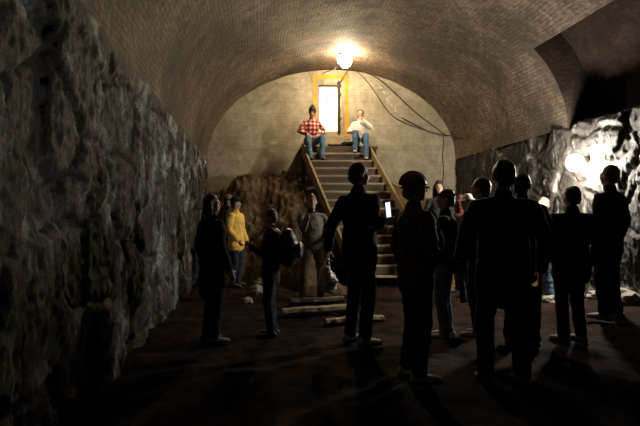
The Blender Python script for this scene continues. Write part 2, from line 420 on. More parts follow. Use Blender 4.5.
# door frame
d = empty('door_1', ((DX0 + DX1) / 2, YE, DZ0)); struct(d)
def part_box(name, parent, c, s, mat, bv=0.006, rot=None):
    bm = bmesh.new(); box(bm, Vector(c) - (parent.location if parent else Vector()), s, rot)
    if bv: bevel(bm, bv)
    return obj(name, bm, mat, parent)
part_box('lintel', d, ((DX0 + DX1) / 2, YE + .03, DZ1 - .02), (DX1 - DX0, .16, .06), M['rust'])
bm = bmesh.new()
jx = DX1 - 0.055
loft(bm, [Vector((jx + 0.012 * noise.noise(Vector((z * 4, 0, 0))), YE - 0.02, z)) - d.location for z in [lerp(DZ0 - .02, DZ1 + .06, i / 10) for i in range(11)]],
     [0.045 + 0.012 * noise.noise(Vector((i, 3, 0))) for i in range(11)], [0.05] * 11)
obj('door_jamb', bm, M['rust'], d, True)
for z in (DZ0 + .3, DZ1 - .25):
    part_box('hinge', d, (DX1 - .05, YE - .07, z), (.09, .03, .09), M['rust'])
# orange painted outline on the concrete around the doorway (thin paint, 4 strips in one mesh)
bm = bmesh.new()
ox0, ox1, oz0, oz1 = X_at(313, YE), X_at(348.5, YE), Z_at(136, YE), Z_at(75, YE)
def strip(x0, x1, z0, z1): box(bm, ((x0 + x1) / 2, YE - .004, (z0 + z1) / 2), (x1 - x0, .012, z1 - z0))
strip(ox0, ox0 + .09, oz0, oz1); strip(ox1 - .09, ox1, oz0, oz1); strip(ox0 + .09, ox1 - .09, oz1 - .1, oz1)
struct(obj('trim_1', bm, M['orange']))
# chalk marks on the bulkhead
bm = bmesh.new()
for (u0, w0, u1, w1) in ((379, 86, 381.5, 88.5), (383, 91, 385, 94), (386, 98, 389, 102), (390, 103, 393, 107), (394, 108, 396, 112), (376, 84, 390, 84.6)):
    p, q = P(u0, w0, YE - .004), P(u1, w1, YE - .004)
    loft(bm, [p, q], [.012, .012], [.003, .003], n=6, cap=False)
struct(obj('trim_2', bm, M['chalk']))
# vertical joint in the concrete near the right wall
bm = bmesh.new()
loft(bm, [P(443 + 0.6 * math.sin(i * 1.7), 134 + i * 8, YE - .002) for i in range(8)], [.012] * 8, [.004] * 8, n=6)
struct(obj('trim_3', bm, M['rust']))

# ------------------------------------------------------------------ staircase
st = empty('wooden_staircase', (2.7, 9.9, 0))
tag(st, 'steep weathered wooden staircase rising from the tunnel floor to the doorway', 'staircase')
RISE, RUN, Z0, Y0 = 0.19, 0.17, 3.08, 12.55
def sx(z): return 1.23 + 0.28 * (2.89 - z)
SW = 1.52
L = st.location
part_box('landing', st, (2.06, (Y0 + YE - .02) / 2, Z0 - .03), (1.86, YE - Y0 - .02, .06), M['wood_dark'])
for k in range(1, 16):
    z = Z0 - RISE * k; yf = Y0 - RUN * k; x0 = sx(z)
    bm = bmesh.new(); box(bm, Vector((x0 + SW / 2, yf + RUN / 2 + .0, z - .012)) - L, (SW - .01, RUN + .03, .038)); bevel(bm, .005)
    obj('tread', bm, M['wood'], st)
    bm = bmesh.new(); box(bm, Vector((x0 + SW / 2, yf + RUN + .005, z + RISE / 2 - .005)) - L, (SW - .02, .016, RISE - .05))
    obj('riser', bm, M['wood_dark'], st)
for s in (0, 1):
    bm = bmesh.new()
    za, zb = 3.02, 0.03
    def edge(z, up): return Vector((sx(z) + s * SW + (0.03 if s else -0.03), Y0 - (Z0 - z) / RISE * RUN - .02, z + up)) - L
    w = .022
    vv = []
    for (z, up) in ((za, .12), (zb, .12), (zb, -.14), (za, -.16)):
        for dx in (-w, w): vv.append(bm.verts.new(edge(z, up) + Vector((dx, 0, 0))))
    idx = [(0, 2, 4, 6), (7, 5, 3, 1), (0, 1, 3, 2), (2, 3, 5, 4), (4, 5, 7, 6), (6, 7, 1, 0)]
    for f in idx: bm.faces.new([vv[i] for i in f])
    obj('stringer', bm, M['wood'], st)
for x in (1.2, 2.92):
    part_box('post', st, (x, 12.62, 1.5), (.09, .09, 3.0), M['wood_dark'])
# timber block below the doorway
b = empty('wooden_block', (X_at(339, 13.2), 13.2, Z0))
tag(b, 'short wooden block used as a step under the doorway', 'block')
part_box('plank', b, (b.location.x, 13.2, Z0 + .135), (.52, .28, .05), M['wood'])
part_box('base', b, (b.location.x, 13.2, Z0 + .054), (.46, .22, .11), M['wood_dark'])

# ------------------------------------------------------------------ lamps and cables
def ring_wire(bm, c, r, w, axis='z', n=20):
    pts = []
    for i in range(n + 1):
        a = 2 * math.pi * i / n
        e = {'z': Vector((math.cos(a), math.sin(a), 0)), 'x': Vector((0, math.cos(a), math.sin(a))), 'y': Vector((math.cos(a), 0, math.sin(a)))}[axis]
        pts.append(Vector(c) + e * r)
    loft(bm, pts, [w] * len(pts), n=5, cap=False)
B1 = P(345.5, 61, 12.0)
lp = empty('hanging_work_lamp', B1)
tag(lp, 'glaring work lamp hanging from the brick vault above the doorway', 'lamp')
bm = bmesh.new(); sphere(bm, (0, 0, 0), (.14, .14, .16), 24); obj('lamp_glass', bm, M['bulb'], lp, True).visible_shadow = True
bm = bmesh.new(); loft(bm, [(-.06, 0, .13), (-.12, 0, .19)], [.035, .04], n=12); obj('lamp_socket', bm, M['cable'], lp, True)
bm = bmesh.new(); loft(bm, [(-.12, 0, .19), (-.17, .02, .13), (-.19, .05, .02), (-.16, .08, -.03)], [.012] * 4, n=8); obj('lamp_hook', bm, M['steel'], lp, True)
B2 = Vector((4.96, 8.05, Z_at(163, 8.05))); B2.x = X_at(575, 8.05)
lp2 = empty('wall_work_lamp', B2)
tag(lp2, 'blinding round work lamp on the right stone wall behind the crowd', 'lamp')
bm = bmesh.new(); sphere(bm, (0, 0, 0), (.13, .10, .13), 20); obj('lamp_glass', bm, M['bulb2'], lp2, True)
bm = bmesh.new(); loft(bm, [(.10, .03, .04), (.20, .06, .06)], [.05, .06], n=12); obj('lamp_socket', bm, M['cable'], lp2, True)
# lamp inside the chamber
B3 = P(327, 104, 14.15)
lp3 = empty('chamber_lamp', B3)
tag(lp3, 'bare bulb burning inside the small doorway chamber', 'lamp')
bm = bmesh.new(); sphere(bm, (0, 0, 0), (.06, .06, .075), 16); obj('lamp_glass', bm, M['bulb3'], lp3, True)
bm = bmesh.new(); loft(bm, [(0, 0, .07), (0, 0, .16)], [.03, .03], n=10); obj('lamp_socket', bm, M['cable'], lp3, True)
bm = bmesh.new(); loft(bm, [(0, 0, .16), (0, 0, c1 - B3.z - .005)], [.008, .008], n=8); obj('cord', bm, M['cable'], lp3, True)

def cable(name, pts, r, label):
    bm = bmesh.new(); out = []
    pts = [Vector(p) for p in pts]
    q = [pts[0]] + pts + [pts[-1]]
    for i in range(1, len(q) - 2):
        for k in range(6):
            t = k / 6; a, b, c, e = q[i - 1], q[i], q[i + 1], q[i + 2]
            out.append(0.5 * ((2 * b) + (c - a) * t + (2 * a - 5 * b + 4 * c - e) * t * t + (3 * b - a - 3 * c + e) * t ** 3))
    out.append(pts[-1])
    loft(bm, out, [r] * len(out), n=7)
    return tag(obj(name, bm, M['cable'], None, True), label, 'cable')
yw = YE - .04
cable('cable', [P(357, 71.5, yw), P(365, 79, yw), P(375, 92, yw), P(387, 110, yw), P(396, 118, yw), P(410, 125, yw), P(425, 130, yw), P(446, 136, yw)], .010,
      'thin black cable sagging lowest across the concrete end wall')
cable('cable', [P(359, 71, yw), P(372, 75, yw), P(385, 84, yw), P(400, 98, yw), P(415, 112, yw), P(432, 125, yw), P(446, 135.5, yw)], .014,
      'thicker black cable running straighter and higher across the concrete end wall')
cable('cable', [P(402, 118, yw - .03), P(414, 124, yw - .03), P(428, 131, yw - .03), P(443, 135, yw - .03), (5.0, 13.2, 3.43), (5.16, 12.6, 3.25), (5.17, 11.8, 3.15), (5.17, 11.0, 3.2)], .014,
      'black cable leaving the end wall and running along the foot of the right vault')
cable('cable', [B1 + Vector((-.10, 0, .19)), P(349, 66, 12.6), P(344, 76, 13.2), P(339, 84, YE - .05)], .012,
      'short black cable from the hanging lamp down to the doorway corner')
cable('cable', [B1 + Vector((-.13, .03, .14)), P(336, 67.5, 12.4), P(330, 70.5, 13.0), P(324, 72.5, 13.3)], .012,
      'short black cable from the hanging lamp along the top of the arch')

# ------------------------------------------------------------------ ground clutter
def plank(px0, py0, px1, py1, Y, w, h, label, mat='wood'):
    a = Vector((X_at(px0, Y), Y, 0)); b_ = Vector((X_at(px1, Y), Y + (py0 - py1) * .04, 0))
    a.z = floor_h(a.x, a.y) + h * .5; b_.z = floor_h(b_.x, b_.y) + h * .5
    m = (a + b_) / 2; m.z = max(m.z, floor_h(m.x, m.y) + h * .4)
    dv = (b_ - a); o = empty('timber_beam', m - Vector((0, 0, h / 2)), math.atan2(dv.y, dv.x))
    bm = bmesh.new(); ln = dv.length
    loft(bm, [(lerp(-ln / 2, ln / 2, i / 12), .02 * noise.noise(Vector((i * .4, Y, 0))), h / 2 + .012 * noise.noise(Vector((i * .7, Y, 5)))) for i in range(13)],
         [w * (.5 + .12 * noise.noise(Vector((i * .9, Y, 8)))) for i in range(13)], [h * .5] * 13, side=(0, 1, 0), n=8, cap=False)
    bm2 = obj('beam', bm, M[mat]); COL.objects.unlink(bm2); me = bm2.data
    bpy.data.objects.remove(bm2)
    # a single mesh thing: replace the empty
    loc, rz = o.location.copy(), o.rotation_euler.z; bpy.data.objects.remove(o)
    t = bpy.data.objects.new('timber_beam', me); COL.objects.link(t); t.location = loc
    t.rotation_euler = (0, -math.asin(clamp((b_.z - a.z) / ln, -1, 1)), rz)
    return tag(t, label, 'timber')
plank(282, 320, 352, 316, 7.0, .16, .12, 'pale weathered timber lying on the ground nearest below the stairs, its edge lit')
plank(325, 325, 386, 321, 6.6, .14, .09, 'second timber on the ground behind the legs of the tall dark man')
plank(290, 312, 345, 309, 7.5, .18, .10, 'dark timber lying on the low ridge of dirt before the stairs', 'wood_dark')
def rock(px, Y, r, label, seed):
    x = X_at(px, Y); bm = bmesh.new()
    bmesh.ops.create_icosphere(bm, subdivisions=3, radius=1)
    for v in bm.verts:
        n = 1 + .35 * noise.noise(v.co * 1.3 + Vector((seed, 0, 0))) + .15 * noise.noise(v.co * 3 + Vector((seed, 3, 0)))
        v.co = Vector((v.co.x * r, v.co.y * r * .8, v.co.z * r * .6)) * n
    o = obj('rock', bm, M['rock']); o.location = (x, Y, ground(x, Y) + r * .35)
    return tag(o, label, 'rock', 'rocks on the tunnel floor')
rock(257, 9.3, .16, 'pale rock on the ground between the yellow jacket and the backpack wearer', 1)
rock(262, 10.2, .14, 'darker rock on the lower slope of the left earth heap', 2)
rock(247, 8.2, .10, 'small rock on the ground just left of the backpack wearer', 3)
rock(622, 6.9, .22, 'rock in the light at the foot of the right wall, nearest the picture edge', 4)
rock(596, 7.4, .13, 'rock at the foot of the right wall under the bright lamp', 5)
rock(465, 8.9, .12, 'small rock in the strip of light among the legs of the crowd', 6)
rock(472, 8.3, .08, 'very small stone in the strip of light among the crowd', 7)
rock(402, 11.6, .13, 'pale stone on the right earth bank beside the stairs', 8)
rock(395, 11.9, .08, 'small pale stone higher on the right earth bank', 9)
rock(552, 8.2, .14, 'rock on the lit ground by the right wall lamp', 10)

# ------------------------------------------------------------------ people
def hand_geo(bm, wrist, d, n, sgn, curl, k=1.0):
    """palm and five fingers; d = forearm direction, n = palm normal (the side the fingers close to)"""
    d = d.normalized(); n = (n - d * n.dot(d)).normalized(); s = d.cross(n).normalized() * sgn   # s points to the thumb side
    loft(bm, [wrist - d * .01 * k, wrist + d * .03 * k, wrist + d * .075 * k, wrist + d * .095 * k], [.028 * k, .036 * k, .042 * k, .040 * k], [.018 * k, .015 * k, .014 * k, .012 * k], side=s, n=10)
    for i, (off, ln) in enumerate(((.030, .070), (.010, .078), (-.011, .073), (-.031, .058))):
        p = wrist + (d * .088 + s * off) * k; dd = d; pts = [p]
        for j, fr in enumerate((.42, .32, .26)):
            ang = curl * (.5 + .35 * j)
            dd = (d * math.cos(ang) + n * math.sin(ang)).normalized() if j == 0 else (Matrix.Rotation(curl * .7, 3, d.cross(n)) @ dd)
            p = p + dd * ln * fr * k; pts.append(p.copy())
        loft(bm, pts, [.0095 * k, .0088 * k, .0082 * k, .007 * k], n=7)
    q = wrist + (d * .02 + s * .030) * k
    t1 = (d * .6 + s * .7 + n * .35).normalized(); t2 = (d * .9 + s * .2 + n * .5 * curl).normalized()
    loft(bm, [q, q + t1 * .035 * k, q + t1 * .035 * k + t2 * .038 * k], [.013 * k, .011 * k, .008 * k], n=7)

class Pose:
    def __init__(s, **kw): s.__dict__.update(kw)

def person(loc, rz, H, label, top='black', legs='denim_dark', shoe='shoe', hair='hair_dark', hat=None, hatmat='black', build=1.0,
           seat=False, lean=0.0, head=(0.0, 0.0), elbow=None, wrist=None, palm=None, knee=None, ankle=None, coat=0.84, longhair=False,
           curl=0.7, strap=False, extras=(), foot_yaw=(0, 0), stance=.10):
    """elbow / wrist / knee / ankle: dict side(-1 left,+1 right)->local point (before scaling by H/1.75)"""
    k = H / 1.75
    root = empty('person', loc, rz); tag(root, label, 'person')
    drop = Vector((0, 0, -0.83)) if seat else Vector((0, 0, 0))
    R = Matrix.Rotation(-lean, 3, 'X'); piv = Vector((0, 0, .95))
    def U(p): return (R @ (Vector(p) - piv) + piv + drop) * k          # upper body
    RH = R @ Matrix.Rotation(head[0], 3, 'Z') @ Matrix.Rotation(head[1], 3, 'X'); hp = Vector((0, .0, 1.52))
    def Hd(p): return U(hp) + (RH @ (Vector(p) - hp)) * k
    b = build
    elbow = elbow or {}; wrist = wrist or {}; knee = knee or {}; ankle = ankle or {}; palm = palm or {}
    J = {}
    for s in (-1, 1):
        sh = U((s * .175 * b, -.01, 1.385))
        el = U((s * .255 * b, -.03, 1.13)) if s not in elbow else Vector(elbow[s]) * k
        wr = U((s * .265 * b, .07, .885)) if s not in wrist else Vector(wrist[s]) * k
        hipj = U((s * .09, 0, .93)) if not seat else Vector((s * .09, .0, .10)) * k
        kn = (Vector((s * stance, .03, .50)) if s not in knee else Vector(knee[s])) * k
        an = (Vector((s * (stance + .01), -.02, .085)) if s not in ankle else Vector(ankle[s])) * k
        J[s] = (sh, el, wr, hipj, kn, an)
    # ---- body: one continuous surface
    bm = bmesh.new()
    loft(bm, [U((0, 0, .90)), U((0, 0, 1.0)), U((0, .0, 1.12)), U((0, .0, 1.26)), U((0, -.01, 1.36)), U((0, -.01, 1.44))],
         [.15 * k * b, .145 * k * b, .13 * k * b, .155 * k * b, .155 * k * b, .08 * k], [.10 * k, .095 * k, .085 * k, .105 * k, .09 * k, .06 * k], side=(1, 0, 0), n=16)
    loft(bm, [U((0, -.015, 1.42)), U((0, -.005, 1.50)), Hd((0, 0, 1.57))], [.065 * k, .055 * k, .054 * k], n=12)
    
    def hs(c, r): sphere(bm, Hd(c), tuple(x * k for x in r), 16, RH)
    hs((0, -.008, 1.655), (.074, .093, .095)); hs((0, .030, 1.600), (.055, .060, .068)); hs((0, .055, 1.560), (.030, .028, .026))
    hs((0, .078, 1.668), (.050, .014, .012)); hs((-.036, .064, 1.622), (.020, .018, .022)); hs((.036, .064, 1.622), (.020, .018, .022))
    loft(bm, [Hd((0, .082, 1.655)), Hd((0, .102, 1.622)), Hd((0, .086, 1.610))], [.009 * k, .014 * k, .012 * k], n=8)
    for s in (-1, 1):
        hs((s * .076, -.005, 1.630), (.010, .020, .032))
        sh, el, wr, hipj, kn, an = J[s]
        loft(bm, [U((s * .08, -.01, 1.40)), sh, lerp(sh, el, .3), lerp(sh, el, .6), el, lerp(el, wr, .3), lerp(el, wr, .7), wr],
             [x * k for x in (.055, .058, .052, .045, .038, .041, .032, .024)], n=10)
        fd = wr - el
        hand_geo(bm, wr, fd, Vector(palm.get(s, (-s, .2, 0))), s * (1 if True else 1), curl, k)
        loft(bm, [hipj + Vector((0, 0, .03 * k)), lerp(hipj, kn, .25), lerp(hipj, kn, .6), kn, lerp(kn, an, .3), lerp(kn, an, .7), an],
             [x * k for x in (.085, .082, .066, .053, .055, .042, .034)], n=12)
        fy = Matrix.Rotation(foot_yaw[0 if s < 0 else 1], 3, 'Z')
        loft(bm, [an + fy @ Vector((0, -.03, -.035)) * k, an + fy @ Vector((0, .07, -.045)) * k, an + fy @ Vector((0, .16, -.055)) * k], [.034 * k, .04 * k, .034 * k], [.03 * k, .025 * k, .016 * k], side=(1, 0, 0), n=10)
    remeshed('body', bm, M['skin'], root, .0105, 3)
    # ---- face details
    for s in (-1, 1):
        e = bmesh.new(); sphere(e, Hd((s * .031, .0805, 1.648)), (.012 * k, .006 * k, .007 * k), 10, RH); obj('eye', e, M['eye'], root, True)
    e = bmesh.new(); sphere(e, Hd((0, .0865, 1.585)), (.022 * k, .008 * k, .007 * k), 10, RH); obj('mouth', e, M['lip'], root, True)
    # ---- top garment
    bm = bmesh.new(); g = .022
    zl = coat
    pts = [(0, 0, zl)] + ([(0, 0, .95)] if zl < .9 else []) + [(0, 0, 1.05), (0, 0, 1.15), (0, .0, 1.27), (0, -.01, 1.36), (0, -.012, 1.42), (0, -.012, 1.475)]
    n_ = len(pts); ra = [.178] + ([.172] if zl < .9 else []) + [.162, .158, .176, .176, .130, .075]; rb = [.128] + ([.124] if zl < .9 else []) + [.118, .115, .130, .122, .098, .068]
    loft(bm, [U(p) for p in pts], [x * k * b for x in ra[:-1]] + [ra[-1] * k], [x * k * (1 + (b - 1) * .6) for x in rb], side=(1, 0, 0), n=20)
    for s in (-1, 1):
        sh, el, wr = J[s][:3]
        loft(bm, [U((s * .07, -.01, 1.40)), sh, lerp(sh, el, .3), lerp(sh, el, .6), el, lerp(el, wr, .3), lerp(el, wr, .65), lerp(el, wr, .95)],
             [x * k * (1 + (b - 1) * .5) for x in (.066, .070, .068, .062, .057, .056, .050, .043)], n=12)
    # collar
    loft(bm, [U((0, -.016, 1.44)), U((0, -.008, 1.505))], [.072 * k, .066 * k], n=14)
    remeshed('jacket' if zl < .9 else 'shirt', bm, M[top], root, .0125, 2, .010 * k, rz * 5 + H * 9)
    # ---- trousers
    bm = bmesh.new()
    if seat:
        loft(bm, [U((0, 0, 1.06)), U((0, 0, .98)), (Vector((0, .0, .10)) * k)], [.158 * k * b, .165 * k * b, .165 * k * b], [.11 * k, .115 * k, .105 * k], side=(1, 0, 0), n=18)
    else:
        loft(bm, [U((0, 0, 1.06)), U((0, 0, .98)), U((0, 0, .90)), U((0, 0, .86))], [.150 * k * b, .160 * k * b, .165 * k * b, .14 * k * b], [.108 * k, .115 * k, .115 * k, .10 * k], side=(1, 0, 0), n=18)
    for s in (-1, 1):
        hipj, kn, an = J[s][3:]
        loft(bm, [hipj + Vector((0, 0, .02 * k)), lerp(hipj, kn, .25), lerp(hipj, kn, .6), kn, lerp(kn, an, .35), lerp(kn, an, .7), lerp(kn, an, .97)],
             [x * k for x in (.098, .096, .083, .073, .069, .064, .066)], n=14)
    remeshed('trousers', bm, M[legs], root, .0125, 2, .009 * k, rz * 3 + H * 5)
    # ---- shoes
    for s in (-1, 1):
        an = J[s][5]; fy = Matrix.Rotation(foot_yaw[0 if s < 0 else 1], 3, 'Z')
        bm = bmesh.new()
        def q(x, y, z): return an + (fy @ Vector((x, y, z))) * k
        loft(bm, [q(0, -.055, -.045), q(0, .03, -.042), q(0, .12, -.05), q(0, .185, -.058)], [.036 * k, .041 * k, .048 * k, .036 * k], [.036 * k, .038 * k, .032 * k, .022 * k], side=fy @ Vector((1, 0, 0)), n=12)
        loft(bm, [q(0, -.02, -.04), q(0, -.01, .035)], [.045 * k, .046 * k], n=12)
        sh_o = remeshed('shoe', bm, M[shoe], root, .010, 1)
        sb = bmesh.new()
        loft(sb, [q(0, -.075, -.078), q(0, .03, -.078), q(0, .12, -.078), q(0, .20, -.078)], [.036 * k, .042 * k, .050 * k, .034 * k], [.008 * k] * 4, side=fy @ Vector((1, 0, 0)), n=12, cap=False)
        obj('sole', sb, M['black'], sh_o, True)
    # ---- hair
    bm = bmesh.new()
    def hz(c, r): sphere(bm, Hd(c), tuple(x * k for x in r), 16, RH)
    hz((0, -.022, 1.672), (.084, .096, .098)); hz((0, -.055, 1.62), (.074, .058, .075))
    if longhair:
        loft(bm, [Hd((0, -.05, 1.66)), Hd((0, -.075, 1.56)), Hd((0, -.09, 1.46)), Hd((0, -.095, 1.38))], [.088 * k, .098 * k, .09 * k, .06 * k], [.05 * k, .045 * k, .038 * k, .025 * k], side=(1, 0, 0), n=12)
        for s in (-1, 1): loft(bm, [Hd((s * .07, -.01, 1.68)), Hd((s * .088, .0, 1.58)), Hd((s * .085, .0, 1.47))], [.022 * k, .028 * k, .02 * k], n=8)
    remeshed('hair', bm, M[hair], root, .0105, 1, .008, H * 7)
    # ---- headgear
    if hat:
        bm = bmesh.new()
        if hat in ('cap', 'helmet'):
            rr = (.096, .112, .105) if hat == 'cap' else (.098, .116, .112)
            zc = 1.69 if hat == 'cap' else 1.668
            q_ = bmesh.ops.create_uvsphere(bm, u_segments=24, v_segments=16, radius=1.0)
            bmesh.ops.delete(bm, geom=[v for v in q_['verts'] if v.co.z < -0.15], context='VERTS')
            for v in bm.verts: v.co = Hd((v.co.x * rr[0], v.co.y * rr[1] - .018, zc + v.co.z * rr[2]))
            bmesh.ops.solidify(bm, geom=bm.faces[:], thickness=.006)
            ho = obj({'cap': 'cap', 'helmet': 'hard_hat'}[hat], bm, M[hatmat], root, True)
            bm = bmesh.new()
            if hat == 'cap':
                loft(bm, [Hd((0, .07, 1.690)), Hd((0, .125, 1.684)), Hd((0, .165, 1.672))], [.074 * k, .068 * k, .045 * k], [.006 * k, .005 * k, .004 * k], side=RH @ Vector((1, 0, 0)), n=14)
            else:
                pts = [Hd((rr[0] * 1.0 * math.cos(a), rr[1] * 1.01 * math.sin(a) - .018 + (.03 * max(0, math.sin(a)) ** 2), zc - .02)) for a in [i * 2 * math.pi / 28 for i in range(29)]]
                loft(bm, pts, [.007 * k] * 29, n=6, cap=False)
            obj('brim', bm, M[hatmat], ho, True)
            if hat == 'helmet':
                bm = bmesh.new()
                loft(bm, [Hd((0, rr[1] * math.cos(a) * 1.0 - .018, zc + .003 + rr[2] * math.sin(a) * 1.0)) for a in [math.radians(x) for x in range(5, 176, 10)]], [.012 * k] * 18, n=8)
                obj('ridge', bm, M[hatmat], ho, True)
        elif hat == 'beanie':
            loft(bm, [Hd((0, -.012, 1.675)), Hd((0, -.015, 1.72)), Hd((0, -.02, 1.765)), Hd((0, -.028, 1.80))], [.092 * k, .092 * k, .078 * k, .045 * k], [.104 * k, .104 * k, .088 * k, .05 * k], side=RH @ Vector((1, 0, 0)), n=18)
            obj('knit_hat', bm, M[hatmat], root, True)
        elif hat == 'hood':
            loft(bm, [U((0, -.055, 1.42)), Hd((0, -.05, 1.55)), Hd((0, -.045, 1.66)), Hd((0, -.03, 1.75))], [.12 * k, .118 * k, .112 * k, .07 * k], [.075 * k, .085 * k, .095 * k, .07 * k], side=(1, 0, 0), n=18)
            remeshed('hood', bm, M[hatmat], root, .012, 2, .006, H)
        elif hat == 'headlamp':
            pts = [Hd((.094 * math.cos(a), .108 * math.sin(a) - .018, 1.70)) for a in [i * 2 * math.pi / 24 for i in range(25)]]
            loft(bm, pts, [.004 * k] * 25, [.014 * k] * 25, n=6, cap=False)
            hb = obj('head_strap', bm, M[hatmat], root, True)
            bm = bmesh.new(); box(bm, Hd((0, .10, 1.70)), (.05 * k, .03 * k, .035 * k)); bevel(bm, .005); obj('head_lamp', bm, M['black'], hb)
    if strap:
        bm = bmesh.new()
        pts = [U((s_, y_, z_)) for s_, y_, z_ in ((-.17, -.16, 1.00), (-.08, -.165, 1.20), (.06, -.145, 1.42), (.105, -.02, 1.52), (.07, .13, 1.38), (-.05, .16, 1.18), (-.17, .13, .98))]
        if strap == 'plain': pass
        loft(bm, pts, [.030 * k] * 7, [.006 * k] * 7, side=(1, 0, .4), n=8)
        obj('shoulder_strap', bm, M['greyshirt'], root, True)
    return root
def at(px, Y, dz=0.0):
    x = X_at(px, Y); return (x, Y, ground(x, Y) + dz)
PI = math.pi
def rad(a): return math.radians(a)

# seated pair at the top of the stairs
pA = person((X_at(311, 12.68), 12.68, Z0), rad(180 + 8), 1.76, 'seated person in red plaid shirt, dark knit hat and jeans left of the doorway',
       top='plaid', legs='denim', hair='hair_dark', hat='beanie', hatmat='charcoal', seat=True, lean=.18, head=(-.35, -.05), coat=.93,
       knee={-1: (-.20, .34, .20), 1: (.17, .36, .18)}, ankle={-1: (-.16, .42, -.285), 1: (.12, .43, -.285)},
       elbow={-1: (-.31, .06, .36), 1: (.31, .06, .36)}, wrist={-1: (-.13, .27, .26), 1: (.14, .28, .25)}, palm={-1: (0, 0, -1), 1: (0, 0, -1)}, curl=.9)
pB = person((X_at(360.5, 12.68), 12.68, Z0), rad(180 - 12), 1.70, 'seated person in cream shirt and blue jeans right of the doorway, hand at mouth',
       top='cream', legs='denim', shoe='shoe_pale', hair='hair_brown', seat=True, lean=.10, head=(.15, .12), coat=.93,
       knee={-1: (-.13, .36, .24), 1: (.13, .30, .33)}, ankle={-1: (-.14, .42, -.295), 1: (.13, .26, -.105)},
       elbow={-1: (-.27, .15, .42), 1: (.29, .10, .36)}, wrist={-1: (-.07, .20, .63), 1: (.10, .28, .36)}, palm={-1: (.6, -.6, 0), 1: (0, 0, -1)}, curl=1.0)
# yellow jacket
person(at(236, 10.3), rad(-115), 1.74, 'person in bright yellow jacket, black cap and dark jeans before the left earth heap', top='yellow', legs='denim_dark', hat='cap', hatmat='black', coat=.80, build=1.3, head=(.5, 0),
       wrist={1: (.24, .16, .92)}, elbow={1: (.27, -.02, 1.12)})
person(at(229, 10.9, -.08), rad(-100), 1.70, 'person in pale grey cap behind the yellow jacket, mostly hidden', top='charcoal', hat='cap', hatmat='greyshirt', legs='black')
# dark coat with strap
person(at(212, 5.6), rad(-62), 1.58, 'person in long black coat with a shoulder strap standing closest to the left wall', top='black', legs='black', hair='hair_dark', longhair=True, coat=.60, strap='plain', head=(-.55, 0), build=1.28)
pE = person(at(271, 5.95), rad(80), 1.45, 'person with tousled brown hair and jeans wearing a blue backpack, facing left', top='brown', legs='denim_dark', hair='hair_brown', longhair=False, coat=.80, head=(.1, -.15),
       elbow={-1: (-.22, .10, 1.15), 1: (.26, .02, 1.15)}, wrist={-1: (-.10, .26, 1.25)})
pF = person(at(312, 8.4), rad(195), 1.73, 'person in grey-brown shirt and khaki trousers raising a camera left of the stairs', top='greyshirt', legs='khaki', hair='hair_brown', coat=.92, head=(-.25, .12), build=1.08,
       elbow={-1: (-.36, -.02, 1.16), 1: (.24, .22, 1.20)}, wrist={-1: (-.20, .16, 1.04), 1: (.22, .40, 1.40)}, palm={1: (-.7, .3, 0)}, stance=.15, curl=1.1)
pG = person(at(359, 5.5), rad(-62), 1.90, 'tall person in dark hooded jacket and jeans in front of the stairs, face in profile', top='black', legs='denim_dark', hair='hair_dark', shoe='shoe_pale', coat=.80, head=(-.35, -.05), build=1.22,
       elbow={1: (.31, -.14, 1.13), -1: (-.29, -.12, 1.14)}, palm={1: (-.5, -.2, 0)}, wrist={1: (.30, .03, 1.20), -1: (-.29, -.16, .91)}, curl=1.2)
person(at(415, 4.37), rad(-80), 1.71, 'person in red-brown hard hat and olive jacket at the front of the crowd', top='olive', legs='black', hair='hair_grey', hat='helmet', hatmat='helmet', shoe='shoe_pale', coat=.82, head=(-.15, 0), build=1.15,
       wrist={1: (.22, .22, 1.00)}, elbow={1: (.28, .0, 1.13)})
person(at(445, 5.9), rad(60), 1.68, 'dark-haired person with a head strap and blue jeans just right of the hard hat', top='charcoal', legs='denim', hair='hair_dark', hat='headlamp', hatmat='greyshirt', shoe='shoe_pale', head=(.3, 0),
       elbow={1: (.24, .18, 1.16)}, wrist={1: (.08, .34, 1.24)})
person(at(467, 8.2, -.04), rad(100), 1.74, 'person in white cap and black jacket seen between the heads of the crowd', top='black', legs='denim_dark', hat='cap', hatmat='white', hair='hair_brown')
person(at(458, 9.5), rad(70), 1.72, 'person in maroon hooded top at the back of the crowd near the right wall', top='maroon', legs='black', hat='hood', hatmat='maroon')
person(at(439, 10.2), rad(170), 1.72, 'hooded person with pale round face at the back beside the maroon hood', top='charcoal', legs='black', hat='hood', hatmat='charcoal')
person(at(503, 4.25), rad(-4), 1.82, 'broad person in dark navy coat and jeans seen from behind, centre of the crowd', top='navy', legs='denim_dark', hair='hair_dark', longhair=False, coat=.72, build=1.2, stance=.13)
person(at(522, 5.5), rad(-40), 1.82, 'dark-jacketed person half hidden right behind the broad navy coat', top='black', legs='black', hair='hair_dark', coat=.8)
person(at(480, 6.0), rad(50), 1.82, 'dark-jacketed person half hidden left behind the broad navy coat', top='black', legs='black', hair='hair_dark', coat=.8)
person(at(543, 8.6), rad(120), 1.68, 'backlit person in jeans by the right wall just left of the bright lamp', top='charcoal', legs='denim', hair='hair_brown', shoe='khaki',
       elbow={-1: (-.27, .10, 1.15)}, wrist={-1: (-.18, .30, 1.10)})
person(at(571, 5.6), rad(10), 1.66, 'dark silhouetted person directly below the bright wall lamp', top='black', legs='black', hair='hair_dark', coat=.75, build=1.28)
person(at(609, 6.4), rad(25), 1.88, 'tall dark silhouetted person at the far right, right of the bright lamp', top='black', legs='black', hair='hair_dark', coat=.8, build=1.05)

# ------------------------------------------------------------------ carried things
def world(root, p):   # local (already scaled) -> world
    return Vector(root.location) + Matrix.Rotation(root.rotation_euler.z, 3, 'Z') @ Vector(p)
